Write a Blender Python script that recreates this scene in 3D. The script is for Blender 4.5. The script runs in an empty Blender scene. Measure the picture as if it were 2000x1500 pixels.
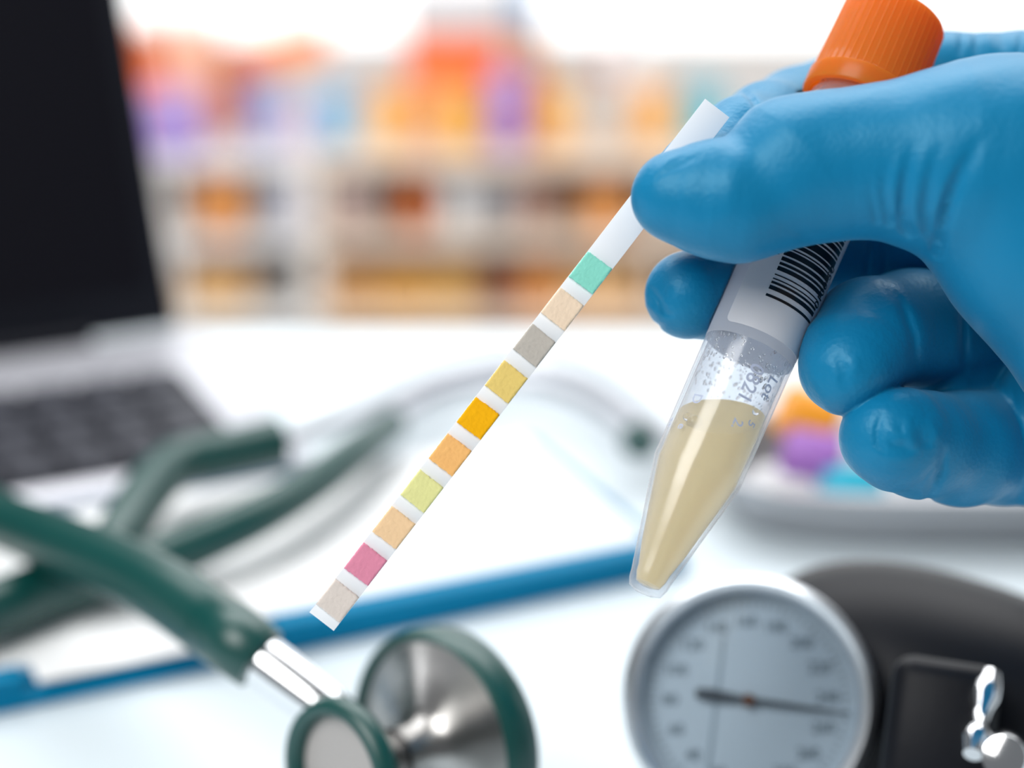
import bpy, bmesh, math, random
import numpy as np
from mathutils import Vector, Matrix

random.seed(7)
np.random.seed(7)
scene = bpy.context.scene
col = scene.collection

# ------------------------------------------------------------------ camera
F = 3600.0                 # focal length in pixels of the 2000 px wide frame
PITCH = math.radians(20.0)
TABLE = 0.75
CAMZ = TABLE + 0.23
DIST = 0.308               # focus distance (m)
U = DIST / F               # size of one pixel at the focus distance
C = Vector((0, 0, CAMZ))
RIGHT = Vector((1, 0, 0))
FWD = Vector((0, math.cos(PITCH), -math.sin(PITCH)))
DOWN = Vector((0, -math.sin(PITCH), -math.cos(PITCH)))

cam_data = bpy.data.cameras.new('camera')
cam_data.sensor_width = 36.0
cam_data.lens = 36.0 * F / 2000.0
cam_data.clip_start = 0.01
cam_data.clip_end = 50
cam_data.dof.use_dof = True
cam_data.dof.focus_distance = DIST * 1.01
cam_data.dof.aperture_fstop = 5.8
cam = bpy.data.objects.new('camera', cam_data)
cam.location = C
cam.rotation_euler = (math.pi / 2 - PITCH, 0, 0)
col.objects.link(cam)
scene.camera = cam

# ------------------------------------------------------------------ light
world = bpy.data.worlds.new('world')
scene.world = world
world.use_nodes = True
wn = world.node_tree.nodes
wn['Background'].inputs[0].default_value = (0.90, 0.95, 1.0, 1)
wn['Background'].inputs[1].default_value = 0.19

def area_light(name, loc, target, size, power, color=(1, 1, 1)):
    d = bpy.data.lights.new(name, 'AREA')
    d.shape = 'RECTANGLE'
    d.size, d.size_y = size
    d.energy = power
    d.color = color
    o = bpy.data.objects.new(name, d)
    o.location = loc
    o.rotation_euler = (Vector(target) - Vector(loc)).to_track_quat('-Z', 'Y').to_euler()
    col.objects.link(o)
    return o

area_light('ceiling_panel_light', (0.0, 1.45, 2.35), (0.0, 0.5, 0.8), (2.2, 1.4), 46)
area_light('shelf_fill', (0.0, 0.95, 1.14), (0.0, 2.5, 0.28), (1.4, 0.25), 16, (1.0, 0.97, 0.93))  # added fill out of view, brightens the shelf compartments from the front
area_light('softbox_light', (-0.62, -0.30, 1.82), (0.0, 0.32, 0.88), (0.8, 0.8), 16, (1.0, 0.99, 0.97))
scene.view_settings.view_transform = 'Standard'
scene.view_settings.look = 'None'
scene.view_settings.exposure = 0.0
scene.view_settings.gamma = 1.0
scene.view_settings.use_curve_mapping = False
scene.cycles.use_denoising = True

# ------------------------------------------------------------------ helpers
def P(px, py, z):
    """world point seen at a pixel at axial depth z (m)"""
    return C + RIGHT * ((px - 1000) / F * z) + DOWN * ((py - 750) / F * z) + FWD * z

def PD(px, py, d):
    return P(px, py, (F + d) * U)

def H(px, py, h=0.0):
    """point seen at a pixel, h above the table top"""
    r = RIGHT * ((px - 1000) / F) + DOWN * ((py - 750) / F) + FWD
    return C + r * ((TABLE + h - CAMZ) / r.z)

def V(px, py, Y):
    """point seen at a pixel on the upright plane at distance Y"""
    r = RIGHT * ((px - 1000) / F) + DOWN * ((py - 750) / F) + FWD
    return C + r * (Y / r.y)

def lin(c):
    c = c / 255.0
    return c / 12.92 if c <= 0.04045 else ((c + 0.055) / 1.055) ** 2.4

def rgb(r, g, b):
    return (lin(r), lin(g), lin(b), 1.0)

def mat(name, color, rough=0.5, metal=0.0, noise=0.06, nscale=60.0, bump=0.0, bscale=400.0,
        trans=0.0, ior=1.45, sss=0.0, sss_r=0.004, alpha=1.0, coat=0.0, spec=None, aniso=0.0, emit=0.0):
    m = bpy.data.materials.new(name)
    m.use_nodes = True
    nt = m.node_tree
    b = nt.nodes['Principled BSDF']
    tc = nt.nodes.new('ShaderNodeTexCoord')
    if noise > 0:
        n = nt.nodes.new('ShaderNodeTexNoise')
        n.inputs['Scale'].default_value = nscale
        n.inputs['Detail'].default_value = 4
        mx = nt.nodes.new('ShaderNodeMix')
        mx.data_type = 'RGBA'
        nt.links.new(tc.outputs['Object'], n.inputs['Vector'])
        nt.links.new(n.outputs['Fac'], mx.inputs['Factor'])
        mx.inputs['A'].default_value = tuple(max(0, v * (1 - noise)) for v in color[:3]) + (1,)
        mx.inputs['B'].default_value = tuple(min(1, v * (1 + noise)) for v in color[:3]) + (1,)
        nt.links.new(mx.outputs['Result'], b.inputs['Base Color'])
    else:
        b.inputs['Base Color'].default_value = color
    b.inputs['Roughness'].default_value = rough
    b.inputs['Metallic'].default_value = metal
    b.inputs['IOR'].default_value = ior
    b.inputs['Transmission Weight'].default_value = trans
    b.inputs['Alpha'].default_value = alpha
    b.inputs['Coat Weight'].default_value = coat
    if spec is not None:
        b.inputs['Specular IOR Level'].default_value = spec
    if aniso:
        b.inputs['Anisotropic'].default_value = aniso
        b.inputs['Anisotropic Rotation'].default_value = 0.25
        tg = nt.nodes.new('ShaderNodeTangent')
        tg.direction_type = 'RADIAL'
        tg.axis = 'Z'
        nt.links.new(tg.outputs[0], b.inputs['Tangent'])
    if sss:
        b.inputs['Subsurface Weight'].default_value = sss
        b.inputs['Subsurface Radius'].default_value = (1, 0.6, 0.4)
        b.inputs['Subsurface Scale'].default_value = sss_r
    if emit:
        b.inputs['Emission Color'].default_value = color
        b.inputs['Emission Strength'].default_value = emit
    if bump > 0:
        n2 = nt.nodes.new('ShaderNodeTexNoise')
        n2.inputs['Scale'].default_value = bscale
        n2.inputs['Detail'].default_value = 3
        bp = nt.nodes.new('ShaderNodeBump')
        bp.inputs['Strength'].default_value = bump
        bp.inputs['Distance'].default_value = 0.0004
        nt.links.new(tc.outputs['Object'], n2.inputs['Vector'])
        nt.links.new(n2.outputs['Fac'], bp.inputs['Height'])
        nt.links.new(bp.outputs['Normal'], b.inputs['Normal'])
    return m

def link(name, me, material, parent=None, smooth=True, matrix=None):
    o = bpy.data.objects.new(name, me)
    col.objects.link(o)
    if material is not None and len(me.materials) == 0:
        me.materials.append(material)
    if smooth:
        me.polygons.foreach_set('use_smooth', [True] * len(me.polygons))
    if parent is not None:
        o.parent = parent
    if matrix is not None:
        o.matrix_basis = matrix
    return o

def from_bm(name, bm, material, parent=None, smooth=True, matrix=None, angle=None):
    bmesh.ops.recalc_face_normals(bm, faces=bm.faces)
    me = bpy.data.meshes.new(name)
    bm.to_mesh(me)
    bm.free()
    o = link(name, me, material, parent, smooth, matrix)
    if angle is not None:
        me.set_sharp_from_angle(angle=math.radians(angle))
    return o

def tag(o, label, cat, group=None):
    o['label'] = label
    o['category'] = cat
    if group:
        o['group'] = group
    return o

def thing(name, label, cat, matrix=None, group=None):
    o = bpy.data.objects.new(name, None)
    o.empty_display_size = 0.01
    col.objects.link(o)
    if matrix is not None:
        o.matrix_basis = matrix
    return tag(o, label, cat, group)

def structure(o):
    o['kind'] = 'structure'
    return o

def add_box(bm, size, center=(0, 0, 0), rot=None, bevel=0.0, seg=2):
    m = Matrix.Translation(Vector(center))
    if rot is not None:
        m = m @ rot
    m = m @ Matrix.Diagonal((size[0], size[1], size[2], 1))
    r = bmesh.ops.create_cube(bm, size=1.0, matrix=m)
    if bevel > 0:
        es = list({e for v in r['verts'] for e in v.link_edges})
        bmesh.ops.bevel(bm, geom=es, offset=bevel, segments=seg, affect='EDGES', profile=0.5)
    return r

def box_obj(name, size, center, material, parent=None, bevel=0.0, rot=None, smooth=True):
    bm = bmesh.new()
    add_box(bm, size, (0, 0, 0), None, bevel)
    m = Matrix.Translation(Vector(center))
    if rot is not None:
        m = m @ rot
    return from_bm(name, bm, material, parent, smooth, m, angle=35)

def add_lathe(bm, prof, n=48, cap_start=False, cap_end=False, rfun=None):
    """prof: list of (r, z); r==0 makes a pole"""
    rings = []
    for (r, z) in prof:
        if r <= 1e-9:
            rings.append([bm.verts.new((0, 0, z))])
        else:
            ring = []
            for i in range(n):
                a = 2 * math.pi * i / n
                rr = r if rfun is None else rfun(r, z, a)
                ring.append(bm.verts.new((rr * math.cos(a), rr * math.sin(a), z)))
            rings.append(ring)
    for A, B in zip(rings[:-1], rings[1:]):
        for i in range(n):
            j = (i + 1) % n
            if len(A) == 1 and len(B) == 1:
                continue
            if len(A) == 1:
                bm.faces.new((A[0], B[i], B[j]))
            elif len(B) == 1:
                bm.faces.new((A[i], A[j], B[0]))
            else:
                bm.faces.new((A[i], A[j], B[j], B[i]))
    if cap_start and len(rings[0]) > 2:
        bm.faces.new(rings[0][::-1])
    if cap_end and len(rings[-1]) > 2:
        bm.faces.new(rings[-1])
    return bm

def lathe_obj(name, prof, material, parent=None, n=48, matrix=None, cap=(False, False), angle=35, rfun=None):
    bm = bmesh.new()
    add_lathe(bm, prof, n, cap[0], cap[1], rfun)
    return from_bm(name, bm, material, parent, True, matrix, angle)

def catmull(pts, n=10):
    """smooth path through points (tuples of any length)"""
    p = [np.array(q, float) for q in pts]
    p = [2 * p[0] - p[1]] + p + [2 * p[-1] - p[-2]]
    out = []
    for i in range(1, len(p) - 2):
        for k in range(n):
            t = k / n
            a, b, c, d = p[i - 1], p[i], p[i + 1], p[i + 2]
            out.append(0.5 * ((2 * b) + (-a + c) * t + (2 * a - 5 * b + 4 * c - d) * t * t + (-a + 3 * b - 3 * c + d) * t ** 3))
    out.append(p[-2])
    return out

def tube_obj(name, pts, radius, material, parent=None, n=16, sub=10, matrix=None):
    """swept round tube; pts world points, radius float or list per point"""
    rad = radius if isinstance(radius, (list, tuple)) else [radius] * len(pts)
    path = catmull([tuple(p) + (r,) for p, r in zip(pts, rad)], sub)
    bm = bmesh.new()
    rings = []
    up = Vector((0, 0, 1))
    for i, q in enumerate(path):
        p = Vector(q[:3])
        a = Vector(path[max(0, i - 1)][:3]); b = Vector(path[min(len(path) - 1, i + 1)][:3])
        t = (b - a).normalized()
        s = t.cross(up)
        if s.length < 1e-4:
            s = t.cross(Vector((1, 0, 0)))
        s.normalize()
        w = s.cross(t).normalized()
        rings.append([bm.verts.new(p + (s * math.cos(2 * math.pi * k / n) + w * math.sin(2 * math.pi * k / n)) * q[3]) for k in range(n)])
    for A, B in zip(rings[:-1], rings[1:]):
        for k in range(n):
            bm.faces.new((A[k], A[(k + 1) % n], B[(k + 1) % n], B[k]))
    bm.faces.new(rings[0][::-1]); bm.faces.new(rings[-1])
    return from_bm(name, bm, material, parent, True, matrix, 50)

def frame_from(z_dir, origin, x_hint=Vector((1, 0, 0))):
    z = Vector(z_dir).normalized()
    x = Vector(x_hint) - z * Vector(x_hint).dot(z)
    x.normalize()
    y = z.cross(x)
    m = Matrix((x, y, z)).transposed().to_4x4()
    m.translation = Vector(origin)
    return m

def text_mesh(body, size, align='CENTER'):
    cu = bpy.data.curves.new('lettering', 'FONT')
    cu.body = body
    cu.size = size
    cu.align_x = align
    cu.align_y = 'CENTER'
    cu.resolution_u = 3
    cu.offset = size * 0.012
    o = bpy.data.objects.new('lettering', cu)
    col.objects.link(o)
    me = bpy.data.meshes.new_from_object(o)
    bpy.data.objects.remove(o)
    bpy.data.curves.remove(cu)
    return me

# ------------------------------------------------------------------ materials
M_table = mat('table_laminate', rgb(216, 227, 233), 0.4, noise=0.015, nscale=30, spec=0.3)
M_white = mat('white_paint', rgb(238, 238, 238), 0.5, noise=0.02)
M_wall = mat('wall_paint', rgb(240, 242, 245), 0.8, noise=0.02, nscale=8)
M_floor = mat('floor_vinyl', rgb(205, 207, 210), 0.5, noise=0.05, nscale=12)
M_steel = mat('dark_steel', (0.35, 0.36, 0.38, 1), 0.35, metal=1.0)

# ------------------------------------------------------------------ setting
structure(box_obj('floor', (5.0, 5.0, 0.05), (0, 1.2, -0.025), M_floor))
WY = 3.1
bm = bmesh.new()
add_box(bm, (5.0, 0.1, 0.43), (0, WY, 0.215))
add_box(bm, (5.0, 0.1, 0.4), (0, WY, 2.5))
add_box(bm, (0.6, 0.1, 1.87), (-2.2, WY, 1.365))
add_box(bm, (0.6, 0.1, 1.87), (2.2, WY, 1.365))
structure(from_bm('wall_back', bm, M_wall, None, False))
win = bpy.data.objects.new('window_1', None); col.objects.link(win); structure(win)
win.location = (0, WY, 0.43)
M_pane = bpy.data.materials.new('daylit_frosted_glass'); M_pane.use_nodes = True
nt = M_pane.node_tree
bs = nt.nodes['Principled BSDF']
bs.inputs['Base Color'].default_value = (0.9, 0.93, 0.95, 1)
bs.inputs['Emission Color'].default_value = (0.97, 0.99, 1.0, 1)
bs.inputs['Emission Strength'].default_value = 1.12
for i, x in enumerate((-1.42, -0.475, 0.475, 1.42)):
    box_obj('pane', (0.93, 0.012, 1.83), (x, 0, 0.935), M_pane, win)
bm = bmesh.new()
for x in (-1.88, -0.95, 0, 0.95, 1.88):
    add_box(bm, (0.035, 0.06, 1.87), (x, 0, 0.935))
for z in (0.02, 1.85):
    add_box(bm, (3.8, 0.058, 0.035), (0, 0, z))
from_bm('window_frame', bm, M_white, win, False)

# lab table
tb = thing('lab_table', 'white laminate lab table carrying the laptop, clipboard and instruments', 'table', Matrix.Translation((0, 0.245, 0)))
box_obj('table_top', (1.9, 0.91, 0.03), (0, 0, TABLE - 0.015), M_table, tb, bevel=0.004)
for sx in (-1, 1):
    for sy in (-1, 1):
        box_obj('leg', (0.045, 0.045, TABLE - 0.03), (sx * 0.88, sy * 0.4, (TABLE - 0.03) / 2), M_steel, tb, bevel=0.004)

# ------------------------------------------------------------------ the gloved hand (one continuous surface)
tipW = PD(1258, 1158, -42)
topW = PD(1750, 30, 285)
sA = PD(628, 1214, -8)
sB = PD(1401, 211, 6)
def cam_u(w):
    q = Vector(w) - C
    return np.array([q.dot(RIGHT) / U, q.dot(DOWN) / U, q.dot(FWD) / U - F], np.float32)
def cam_dir(w):
    return np.array([w.dot(RIGHT), w.dot(DOWN), w.dot(FWD)], np.float32)
_n = cam_dir((topW - tipW).normalized())
_L = (topW - tipW).length / U
PRESS_CYL = [(cam_u(tipW), _n, np.float32(_L), lambda h: 95.0 + 5.5 * np.clip((h - 290) / 850, 0, 1)),
             (cam_u(tipW) + _n * np.float32(_L - 245), _n, np.float32(260), lambda h: 127.0)]
_v = (C - (sA + sB) / 2).normalized()
_x = (sB - sA).normalized()
_z = (_v - _x * _v.dot(_x)).normalized()
PRESS_SLAB = (cam_u(sA), cam_dir(_x), cam_dir(_z.cross(_x)), cam_dir(_z), np.float32((sB - sA).length / U), np.float32(36))

def to_cam(px, py, d):
    z = F + d
    return np.array([(px - 1000) / F * z, (py - 750) / F * z, d], float)

def chain(pts):
    out = []
    for (px, py, d, r) in pts:
        out.append((to_cam(px, py, d), r * (F + d) / F))
    return out

thumb = chain([(1322, 384, -92, 90), (1388, 388, -96, 111), (1440, 391, -94, 119), (1488, 379, -90, 115), (1548, 337, -80, 144), (1600, 327, -78, 142),
               (1650, 321, -82, 143), (1720, 315, -88, 148), (1790, 316, -92, 160), (1865, 318, -90, 190), (1950, 330, -70, 222),
               (2060, 470, -60, 224), (2200, 640, 0, 225), (2420, 740, 120, 210), (2520, 770, 170, 195)])
index = chain([(1322, 388, 84, 78), (1372, 345, 108, 86), (1455, 278, 200, 88), (1500, 252, 310, 90), (1560, 228, 455, 94), (1690, 185, 565, 100), (1840, 162, 565, 98),
               (2000, 166, 565, 104), (2160, 230, 500, 125), (2400, 500, 380, 150), (2520, 680, 280, 150)])
middle = chain([(1345, 576, 165, 86), (1395, 568, 205, 92), (1490, 540, 305, 92), (1620, 490, 385, 97), (1740, 455, 430, 107), (1900, 435, 500, 108),
                (2070, 430, 540, 120), (2380, 600, 420, 150), (2520, 730, 290, 150)])
ring = chain([(1652, 724, 26, 88), (1661, 702, 58, 100), (1700, 656, 130, 113), (1780, 642, 240, 114), (1880, 645, 360, 118), (1990, 650, 450, 122),
              (2110, 650, 500, 135), (2380, 720, 420, 150), (2520, 780, 290, 150)])
little = chain([(1732, 852, 6, 92), (1752, 858, 28, 99), (1800, 868, 90, 103), (1880, 876, 190, 110), (1965, 868, 310, 116), (2110, 850, 430, 130),
                (2380, 850, 380, 150), (2520, 830, 290, 150)])
palm = chain([(1838, 752, 290, 74), (1930, 755, 380, 90), (2010, 760, 470, 110), (2030, 480, 540, 110), (2010, 660, 520, 120), (2020, 840, 460, 120), (2300, 760, 430, 150)])
heel = chain([(2105, 830, 260, 175), (2230, 900, 200, 185), (2400, 890, 210, 180), (2520, 840, 230, 180)])
FING = [thumb, index, middle, ring, little, heel, palm]

def smin(a, b, k):
    h = np.clip(0.5 + 0.5 * (b - a) / k, 0, 1)
    return b + (a - b) * h - k * h * (1 - h)

def seg_sd(p, A, B):
    (a, ra), (b, rb) = A, B
    ba = (b - a).astype(np.float32)
    pa = p - a.astype(np.float32)
    t = np.clip((pa @ ba) / float(ba @ ba), 0, 1)
    q = pa - t[:, None] * ba
    return np.sqrt(np.einsum('ij,ij->i', q, q)) - (ra + (rb - ra) * t).astype(np.float32)

def chain_sd(p, ch, k=20.0):
    f = None
    for A, B in zip(ch[:-1], ch[1:]):
        s = seg_sd(p, A, B)
        f = s if f is None else smin(f, s, k)
    return f

# folds in the glove: finger -> (polyline in photo pixels, width, depth (+ groove, - ridge))
FOLDS = {
 0: [([(1798, 253), (1780, 298), (1770, 347), (1763, 392), (1763, 437), (1782, 468)], 11, 9.0, 1),
     ([(1850, 257), (1825, 312), (1815, 364), (1808, 409), (1811, 451), (1818, 470)], 11, 8.0, 1),
     ([(1739, 300), (1728, 340), (1727, 381), (1735, 426), (1745, 445)], 10, 5.0, 1),
     ([(1700, 330), (1699, 374), (1711, 426), (1718, 440)], 8, 3.0, 1),
     ([(1950, 229), (1905, 288), (1877, 340), (1853, 392), (1836, 444), (1829, 490), (1829, 510)], 15, 15.0, 1),
     ([(1822, 253), (1802, 305), (1790, 355), (1785, 405), (1790, 455)], 10, -3.0, 1),
     ([(1768, 270), (1752, 320), (1745, 370), (1748, 430)], 9, -3.0, 1),
     ([(1875, 290), (1848, 350), (1832, 410), (1826, 460)], 10, -3.0, 1),
     ([(1300, 300), (1275, 330), (1258, 362)], 6, 1.4), ([(1375, 300), (1318, 330), (1275, 352)], 6, 1.8),
     ([(1350, 318), (1300, 342), (1265, 372)], 6, -1.2), ([(1345, 292), (1305, 312), (1285, 340)], 6, -1.6),
     ([(1400, 290), (1372, 370), (1362, 430)], 26, 3.5), ([(1452, 290), (1432, 340), (1424, 400), (1400, 450)], 24, -3.5),
     ([(1520, 440), (1580, 462), (1600, 476)], 9, 1.8)],
 1: [([(1452, 178), (1470, 195), (1482, 215)], 6, 7.0), ([(1878, 60), (1876, 110)], 5, 6.0), ([(1905, 60), (1908, 110)], 5, 4.0),
     ([(1995, 60), (1990, 110)], 5, 6.0), ([(1950, 60), (1965, 100)], 6, 3.0), ([(1925, 60), (1938, 100)], 6, -3.0)],
 2: [([(1268, 560), (1290, 590), (1300, 612), (1318, 618)], 6, 6.0), ([(1262, 590), (1290, 622)], 6, -4.0), ([(1310, 560), (1300, 590)], 8, 3.0),
     ([(1275, 630), (1300, 640)], 5, 3.0), ([(1693, 460), (1693, 545)], 5, 5.0), ([(1727, 460), (1727, 545)], 5, 5.0)],
 3: [([(1632, 690), (1648, 725), (1650, 765)], 11, 3.5), ([(1665, 690), (1674, 735)], 12, -2.5), ([(1590, 722), (1612, 728), (1620, 770)], 10, 2.5),
     ([(1720, 545), (1760, 590), (1785, 660), (1790, 740)], 11, 7.0), ([(1560, 690), (1580, 760), (1615, 810)], 7, 2.0), ([(1880, 560), (1885, 740)], 9, 8.0)],
 4: [([(1726, 800), (1714, 835), (1714, 866), (1735, 890)], 8, 4.5), ([(1733, 830), (1755, 853), (1775, 845)], 9, -4.0),
     ([(1772, 810), (1778, 855), (1792, 892)], 10, -4.0), ([(1812, 815), (1830, 848), (1822, 880)], 10, -3.5), ([(1735, 868), (1765, 873), (1795, 885)], 8, 3.5),
     ([(1795, 835), (1805, 865), (1835, 868)], 9, 3.0), ([(1690, 868), (1740, 898), (1810, 898)], 11, -2.5), ([(1845, 870), (1838, 920), (1805, 985)], 9, 8.0),
     ([(1840, 890), (1800, 940), (1755, 965)], 8, 3.5)],
 5: [([(1955, 770), (1965, 850), (1990, 930)], 6, 4.0), ([(1978, 750), (1985, 840), (1998, 900)], 6, 4.0)],
}

def poly_d2(px, py, line):
    """squared distance to a polyline and the arc fraction of the nearest point"""
    best = np.full(px.shape, 1e12); frac = np.zeros(px.shape)
    ln = [math.hypot(b[0] - a[0], b[1] - a[1]) for a, b in zip(line[:-1], line[1:])]
    tot = sum(ln); acc = 0.0
    for (x0, y0), (x1, y1), L in zip(line[:-1], line[1:], ln):
        dx, dy = x1 - x0, y1 - y0
        t = np.clip(((px - x0) * dx + (py - y0) * dy) / (dx * dx + dy * dy), 0, 1)
        d = (px - x0 - t * dx) ** 2 + (py - y0 - t * dy) ** 2
        m = d < best
        best = np.where(m, d, best)
        frac = np.where(m, (acc + t * L) / tot, frac)
        acc += L
    return best, frac

def fold_disp(p, fi):
    z = F + p[:, 2]
    px = 1000 + p[:, 0] / z * F
    py = 750 + p[:, 1] / z * F
    out = np.zeros(len(p))
    for fold in FOLDS.get(fi, ()):
        line, w, a = fold[:3]
        d2, s_ = poly_d2(px, py, line)
        if len(fold) > 3:            # fold that starts faint and deepens
            q = np.clip(s_ / 0.75, 0, 1); prof_ = q * q * (3 - 2 * q) * np.clip((1.0 - s_) / 0.10, 0, 1)
        else:
            prof_ = np.sin(np.pi * np.clip(s_, 0, 1)) ** 0.7
        out += 1.05 * a * prof_ * np.exp(-d2 / (w * w))
    return out

def hand_sd(p, folds=False):
    p = p.astype(np.float32)
    fs = []
    for i, ch in enumerate(FING):
        f = chain_sd(p, ch)
        if folds:
            f = f + fold_disp(p, i)
            # the glove wrinkles a little everywhere
            f = f + 0.9 * np.sin(p[:, 0] * 0.031 + p[:, 1] * 0.021 + i) * np.sin(p[:, 1] * 0.027 - p[:, 2] * 0.033 + 2 * i)
        fs.append(f)
    t, ix, mi, ri, li, he, pa = fs
    f = smin(ix, mi, 5); f = smin(f, ri, 5); f = smin(f, li, 5)
    # the palm webs everything together only well to the right of the fingers
    kx = np.clip((p[:, 0] - 1000) / 180, 0, 1)
    k = 5 + 70 * kx
    f = smin(f, pa, 10 + k)
    f = smin(f, he, k)
    f = smin(f, t, k)
    # the soft glove gives way where it presses on the tube, its cap and the strip
    for a, n, L, r in PRESS_CYL:
        q = p - a
        h = q @ n
        rd = np.sqrt(np.maximum(np.einsum('ij,ij->i', q, q) - h * h, 0)) - r(h)
        f = np.maximum(f, -np.maximum(rd, np.maximum(-h, h - L)))
    a, ux, uy, uz, L, W = PRESS_SLAB
    q = p - a
    x, y, z = q @ ux, q @ uy, q @ uz
    f = np.maximum(f, -np.maximum(np.maximum(np.abs(y) - W, np.abs(z - 1.0) - 7.0), np.maximum(-x, x - L)))
    return f

def surface_nets(lo, hi, step):
    n = [int(math.ceil((hi[i] - lo[i]) / step)) + 1 for i in range(3)]
    ax = [lo[i] + step * np.arange(n[i]) for i in range(3)]
    vol = np.empty(n, np.float32)
    yz = np.stack(np.meshgrid(ax[1], ax[2], indexing='ij'), -1).reshape(-1, 2)
    B = 8
    for i0 in range(0, n[0], B):
        xs = ax[0][i0:i0 + B]
        p = np.empty((len(xs), len(yz), 3), np.float32)
        p[:, :, 0] = xs[:, None]
        p[:, :, 1:] = yz[None]
        vol[i0:i0 + B] = hand_sd(p.reshape(-1, 3)).reshape(len(xs), n[1], n[2])
    s = vol < 0
    cn = [k - 1 for k in n]
    acc = np.zeros(cn + [3], np.float32); cnt = np.zeros(cn, np.float32)
    for a in range(3):
        b, c = [q for q in range(3) if q != a]
        for ob in (0, 1):
            for oc in (0, 1):
                sl0 = [None] * 3; sl1 = [None] * 3
                sl0[a] = slice(0, cn[a]); sl1[a] = slice(1, n[a])
                for q, off in ((b, ob), (c, oc)):
                    sl0[q] = sl1[q] = slice(off, off + cn[q])
                f0 = vol[tuple(sl0)]; f1 = vol[tuple(sl1)]
                cr = (f0 < 0) != (f1 < 0)
                t = np.where(cr, f0 / np.where(cr, f0 - f1, 1), 0)
                cnt += cr
                acc[..., a] += np.where(cr, t, 0)
                acc[..., b] += cr * ob
                acc[..., c] += cr * oc
    act = cnt > 0
    idx = np.full(cn, -1, np.int64)
    idx[act] = np.arange(int(act.sum()))
    ijk = np.argwhere(act)
    verts = np.array(lo) + step * (ijk + acc[act] / cnt[act][:, None])
    quads = []
    for a in range(3):
        b, c = (a + 1) % 3, (a + 2) % 3
        sl0 = [slice(None)] * 3; sl1 = [slice(None)] * 3
        sl0[a] = slice(0, cn[a]); sl1[a] = slice(1, n[a])
        for q in (b, c):
            sl0[q] = sl1[q] = slice(1, cn[q])
        s0 = s[tuple(sl0)]; s1 = s[tuple(sl1)]
        for flip, msk in ((False, s0 & ~s1), (True, ~s0 & s1)):
            e = np.argwhere(msk)
            if len(e) == 0:
                continue
            e[:, b] += 1; e[:, c] += 1
            def cell(db, dc):
                g = e.copy(); g[:, b] += db; g[:, c] += dc
                return idx[g[:, 0], g[:, 1], g[:, 2]]
            q = np.stack([cell(-1, -1), cell(0, -1), cell(0, 0), cell(-1, 0)], 1)
            quads.append(q[:, ::-1] if flip else q)
    return verts, np.concatenate(quads)

def project(v, folds, it=2):
    for _ in range(it):
        f = hand_sd(v, folds)
        g = np.empty_like(v)
        e = 1.0
        for a in range(3):
            d = np.zeros(3); d[a] = e
            g[:, a] = (hand_sd(v + d, folds) - hand_sd(v - d, folds)) / (2 * e)
        g2 = np.maximum((g * g).sum(1), 0.25)
        v = v - np.clip(f / g2, -8, 8)[:, None] * g
    return v

def subdivide(v, q):
    e = np.sort(np.concatenate([q[:, [0, 1]], q[:, [1, 2]], q[:, [2, 3]], q[:, [3, 0]]]), 1)
    ue, inv = np.unique(e, axis=0, return_inverse=True)
    inv = inv.reshape(-1)
    m = len(q)
    mid = len(v) + inv
    fc = len(v) + len(ue) + np.arange(m)
    nv = np.concatenate([v, v[ue].mean(1), v[q].mean(1)])
    e0, e1, e2, e3 = mid[:m], mid[m:2 * m], mid[2 * m:3 * m], mid[3 * m:]
    nq = np.concatenate([np.stack([q[:, 0], e0, fc, e3], 1), np.stack([e0, q[:, 1], e1, fc], 1),
                         np.stack([fc, e1, q[:, 2], e2], 1), np.stack([e3, fc, e2, q[:, 3]], 1)])
    return nv, nq

hv, hq = surface_nets((180, -830, -360), (1830, 460, 760), 9.5)
hv = project(hv, False, 2)
hv, hq = subdivide(hv, hq)
hv = project(hv, True, 2)
zz = F + hv[:, 2]
wv = (np.array(C)[None] + np.outer(hv[:, 0] * U, np.array(RIGHT)) + np.outer(hv[:, 1] * U, np.array(DOWN)) + np.outer(zz * U, np.array(FWD)))
org = PD(2000, 600, 200)
me = bpy.data.meshes.new('gloved_hand')
nv, nq = len(wv), len(hq)
me.vertices.add(nv)
me.vertices.foreach_set('co', (wv - np.array(org)).astype(np.float32).ravel())
me.loops.add(nq * 4)
me.loops.foreach_set('vertex_index', hq.astype(np.int32).ravel())
me.polygons.add(nq)
me.polygons.foreach_set('loop_start', np.arange(0, nq * 4, 4, dtype=np.int32))
me.update(calc_edges=True)
me.validate()

M_glove = mat('blue_nitrile', (0.003, 0.185, 0.375, 1), 0.42, noise=0.03, nscale=90, spec=0.5)
nt = M_glove.node_tree; b = nt.nodes['Principled BSDF']
tc = nt.nodes.new('ShaderNodeTexCoord')
n1 = nt.nodes.new('ShaderNodeTexNoise'); n1.inputs['Scale'].default_value = 1500; n1.inputs['Detail'].default_value = 2
n2 = nt.nodes.new('ShaderNodeTexVoronoi'); n2.inputs['Scale'].default_value = 1100
ad = nt.nodes.new('ShaderNodeMath'); ad.operation = 'ADD'
bp = nt.nodes.new('ShaderNodeBump'); bp.inputs['Strength'].default_value = 0.22; bp.inputs['Distance'].default_value = 0.0002
for n in (n1, n2):
    nt.links.new(tc.outputs['Object'], n.inputs['Vector'])
nt.links.new(n1.outputs['Fac'], ad.inputs[0]); nt.links.new(n2.outputs['Distance'], ad.inputs[1])
nt.links.new(ad.outputs[0], bp.inputs['Height']); nt.links.new(bp.outputs['Normal'], b.inputs['Normal'])
b.inputs['Specular Tint'].default_value = (0.5, 0.88, 1.0, 1)
b.inputs['Sheen Weight'].default_value = 0.15
b.inputs['Sheen Roughness'].default_value = 0.35
b.inputs['Sheen Tint'].default_value = (0.6, 0.9, 1, 1)
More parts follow.
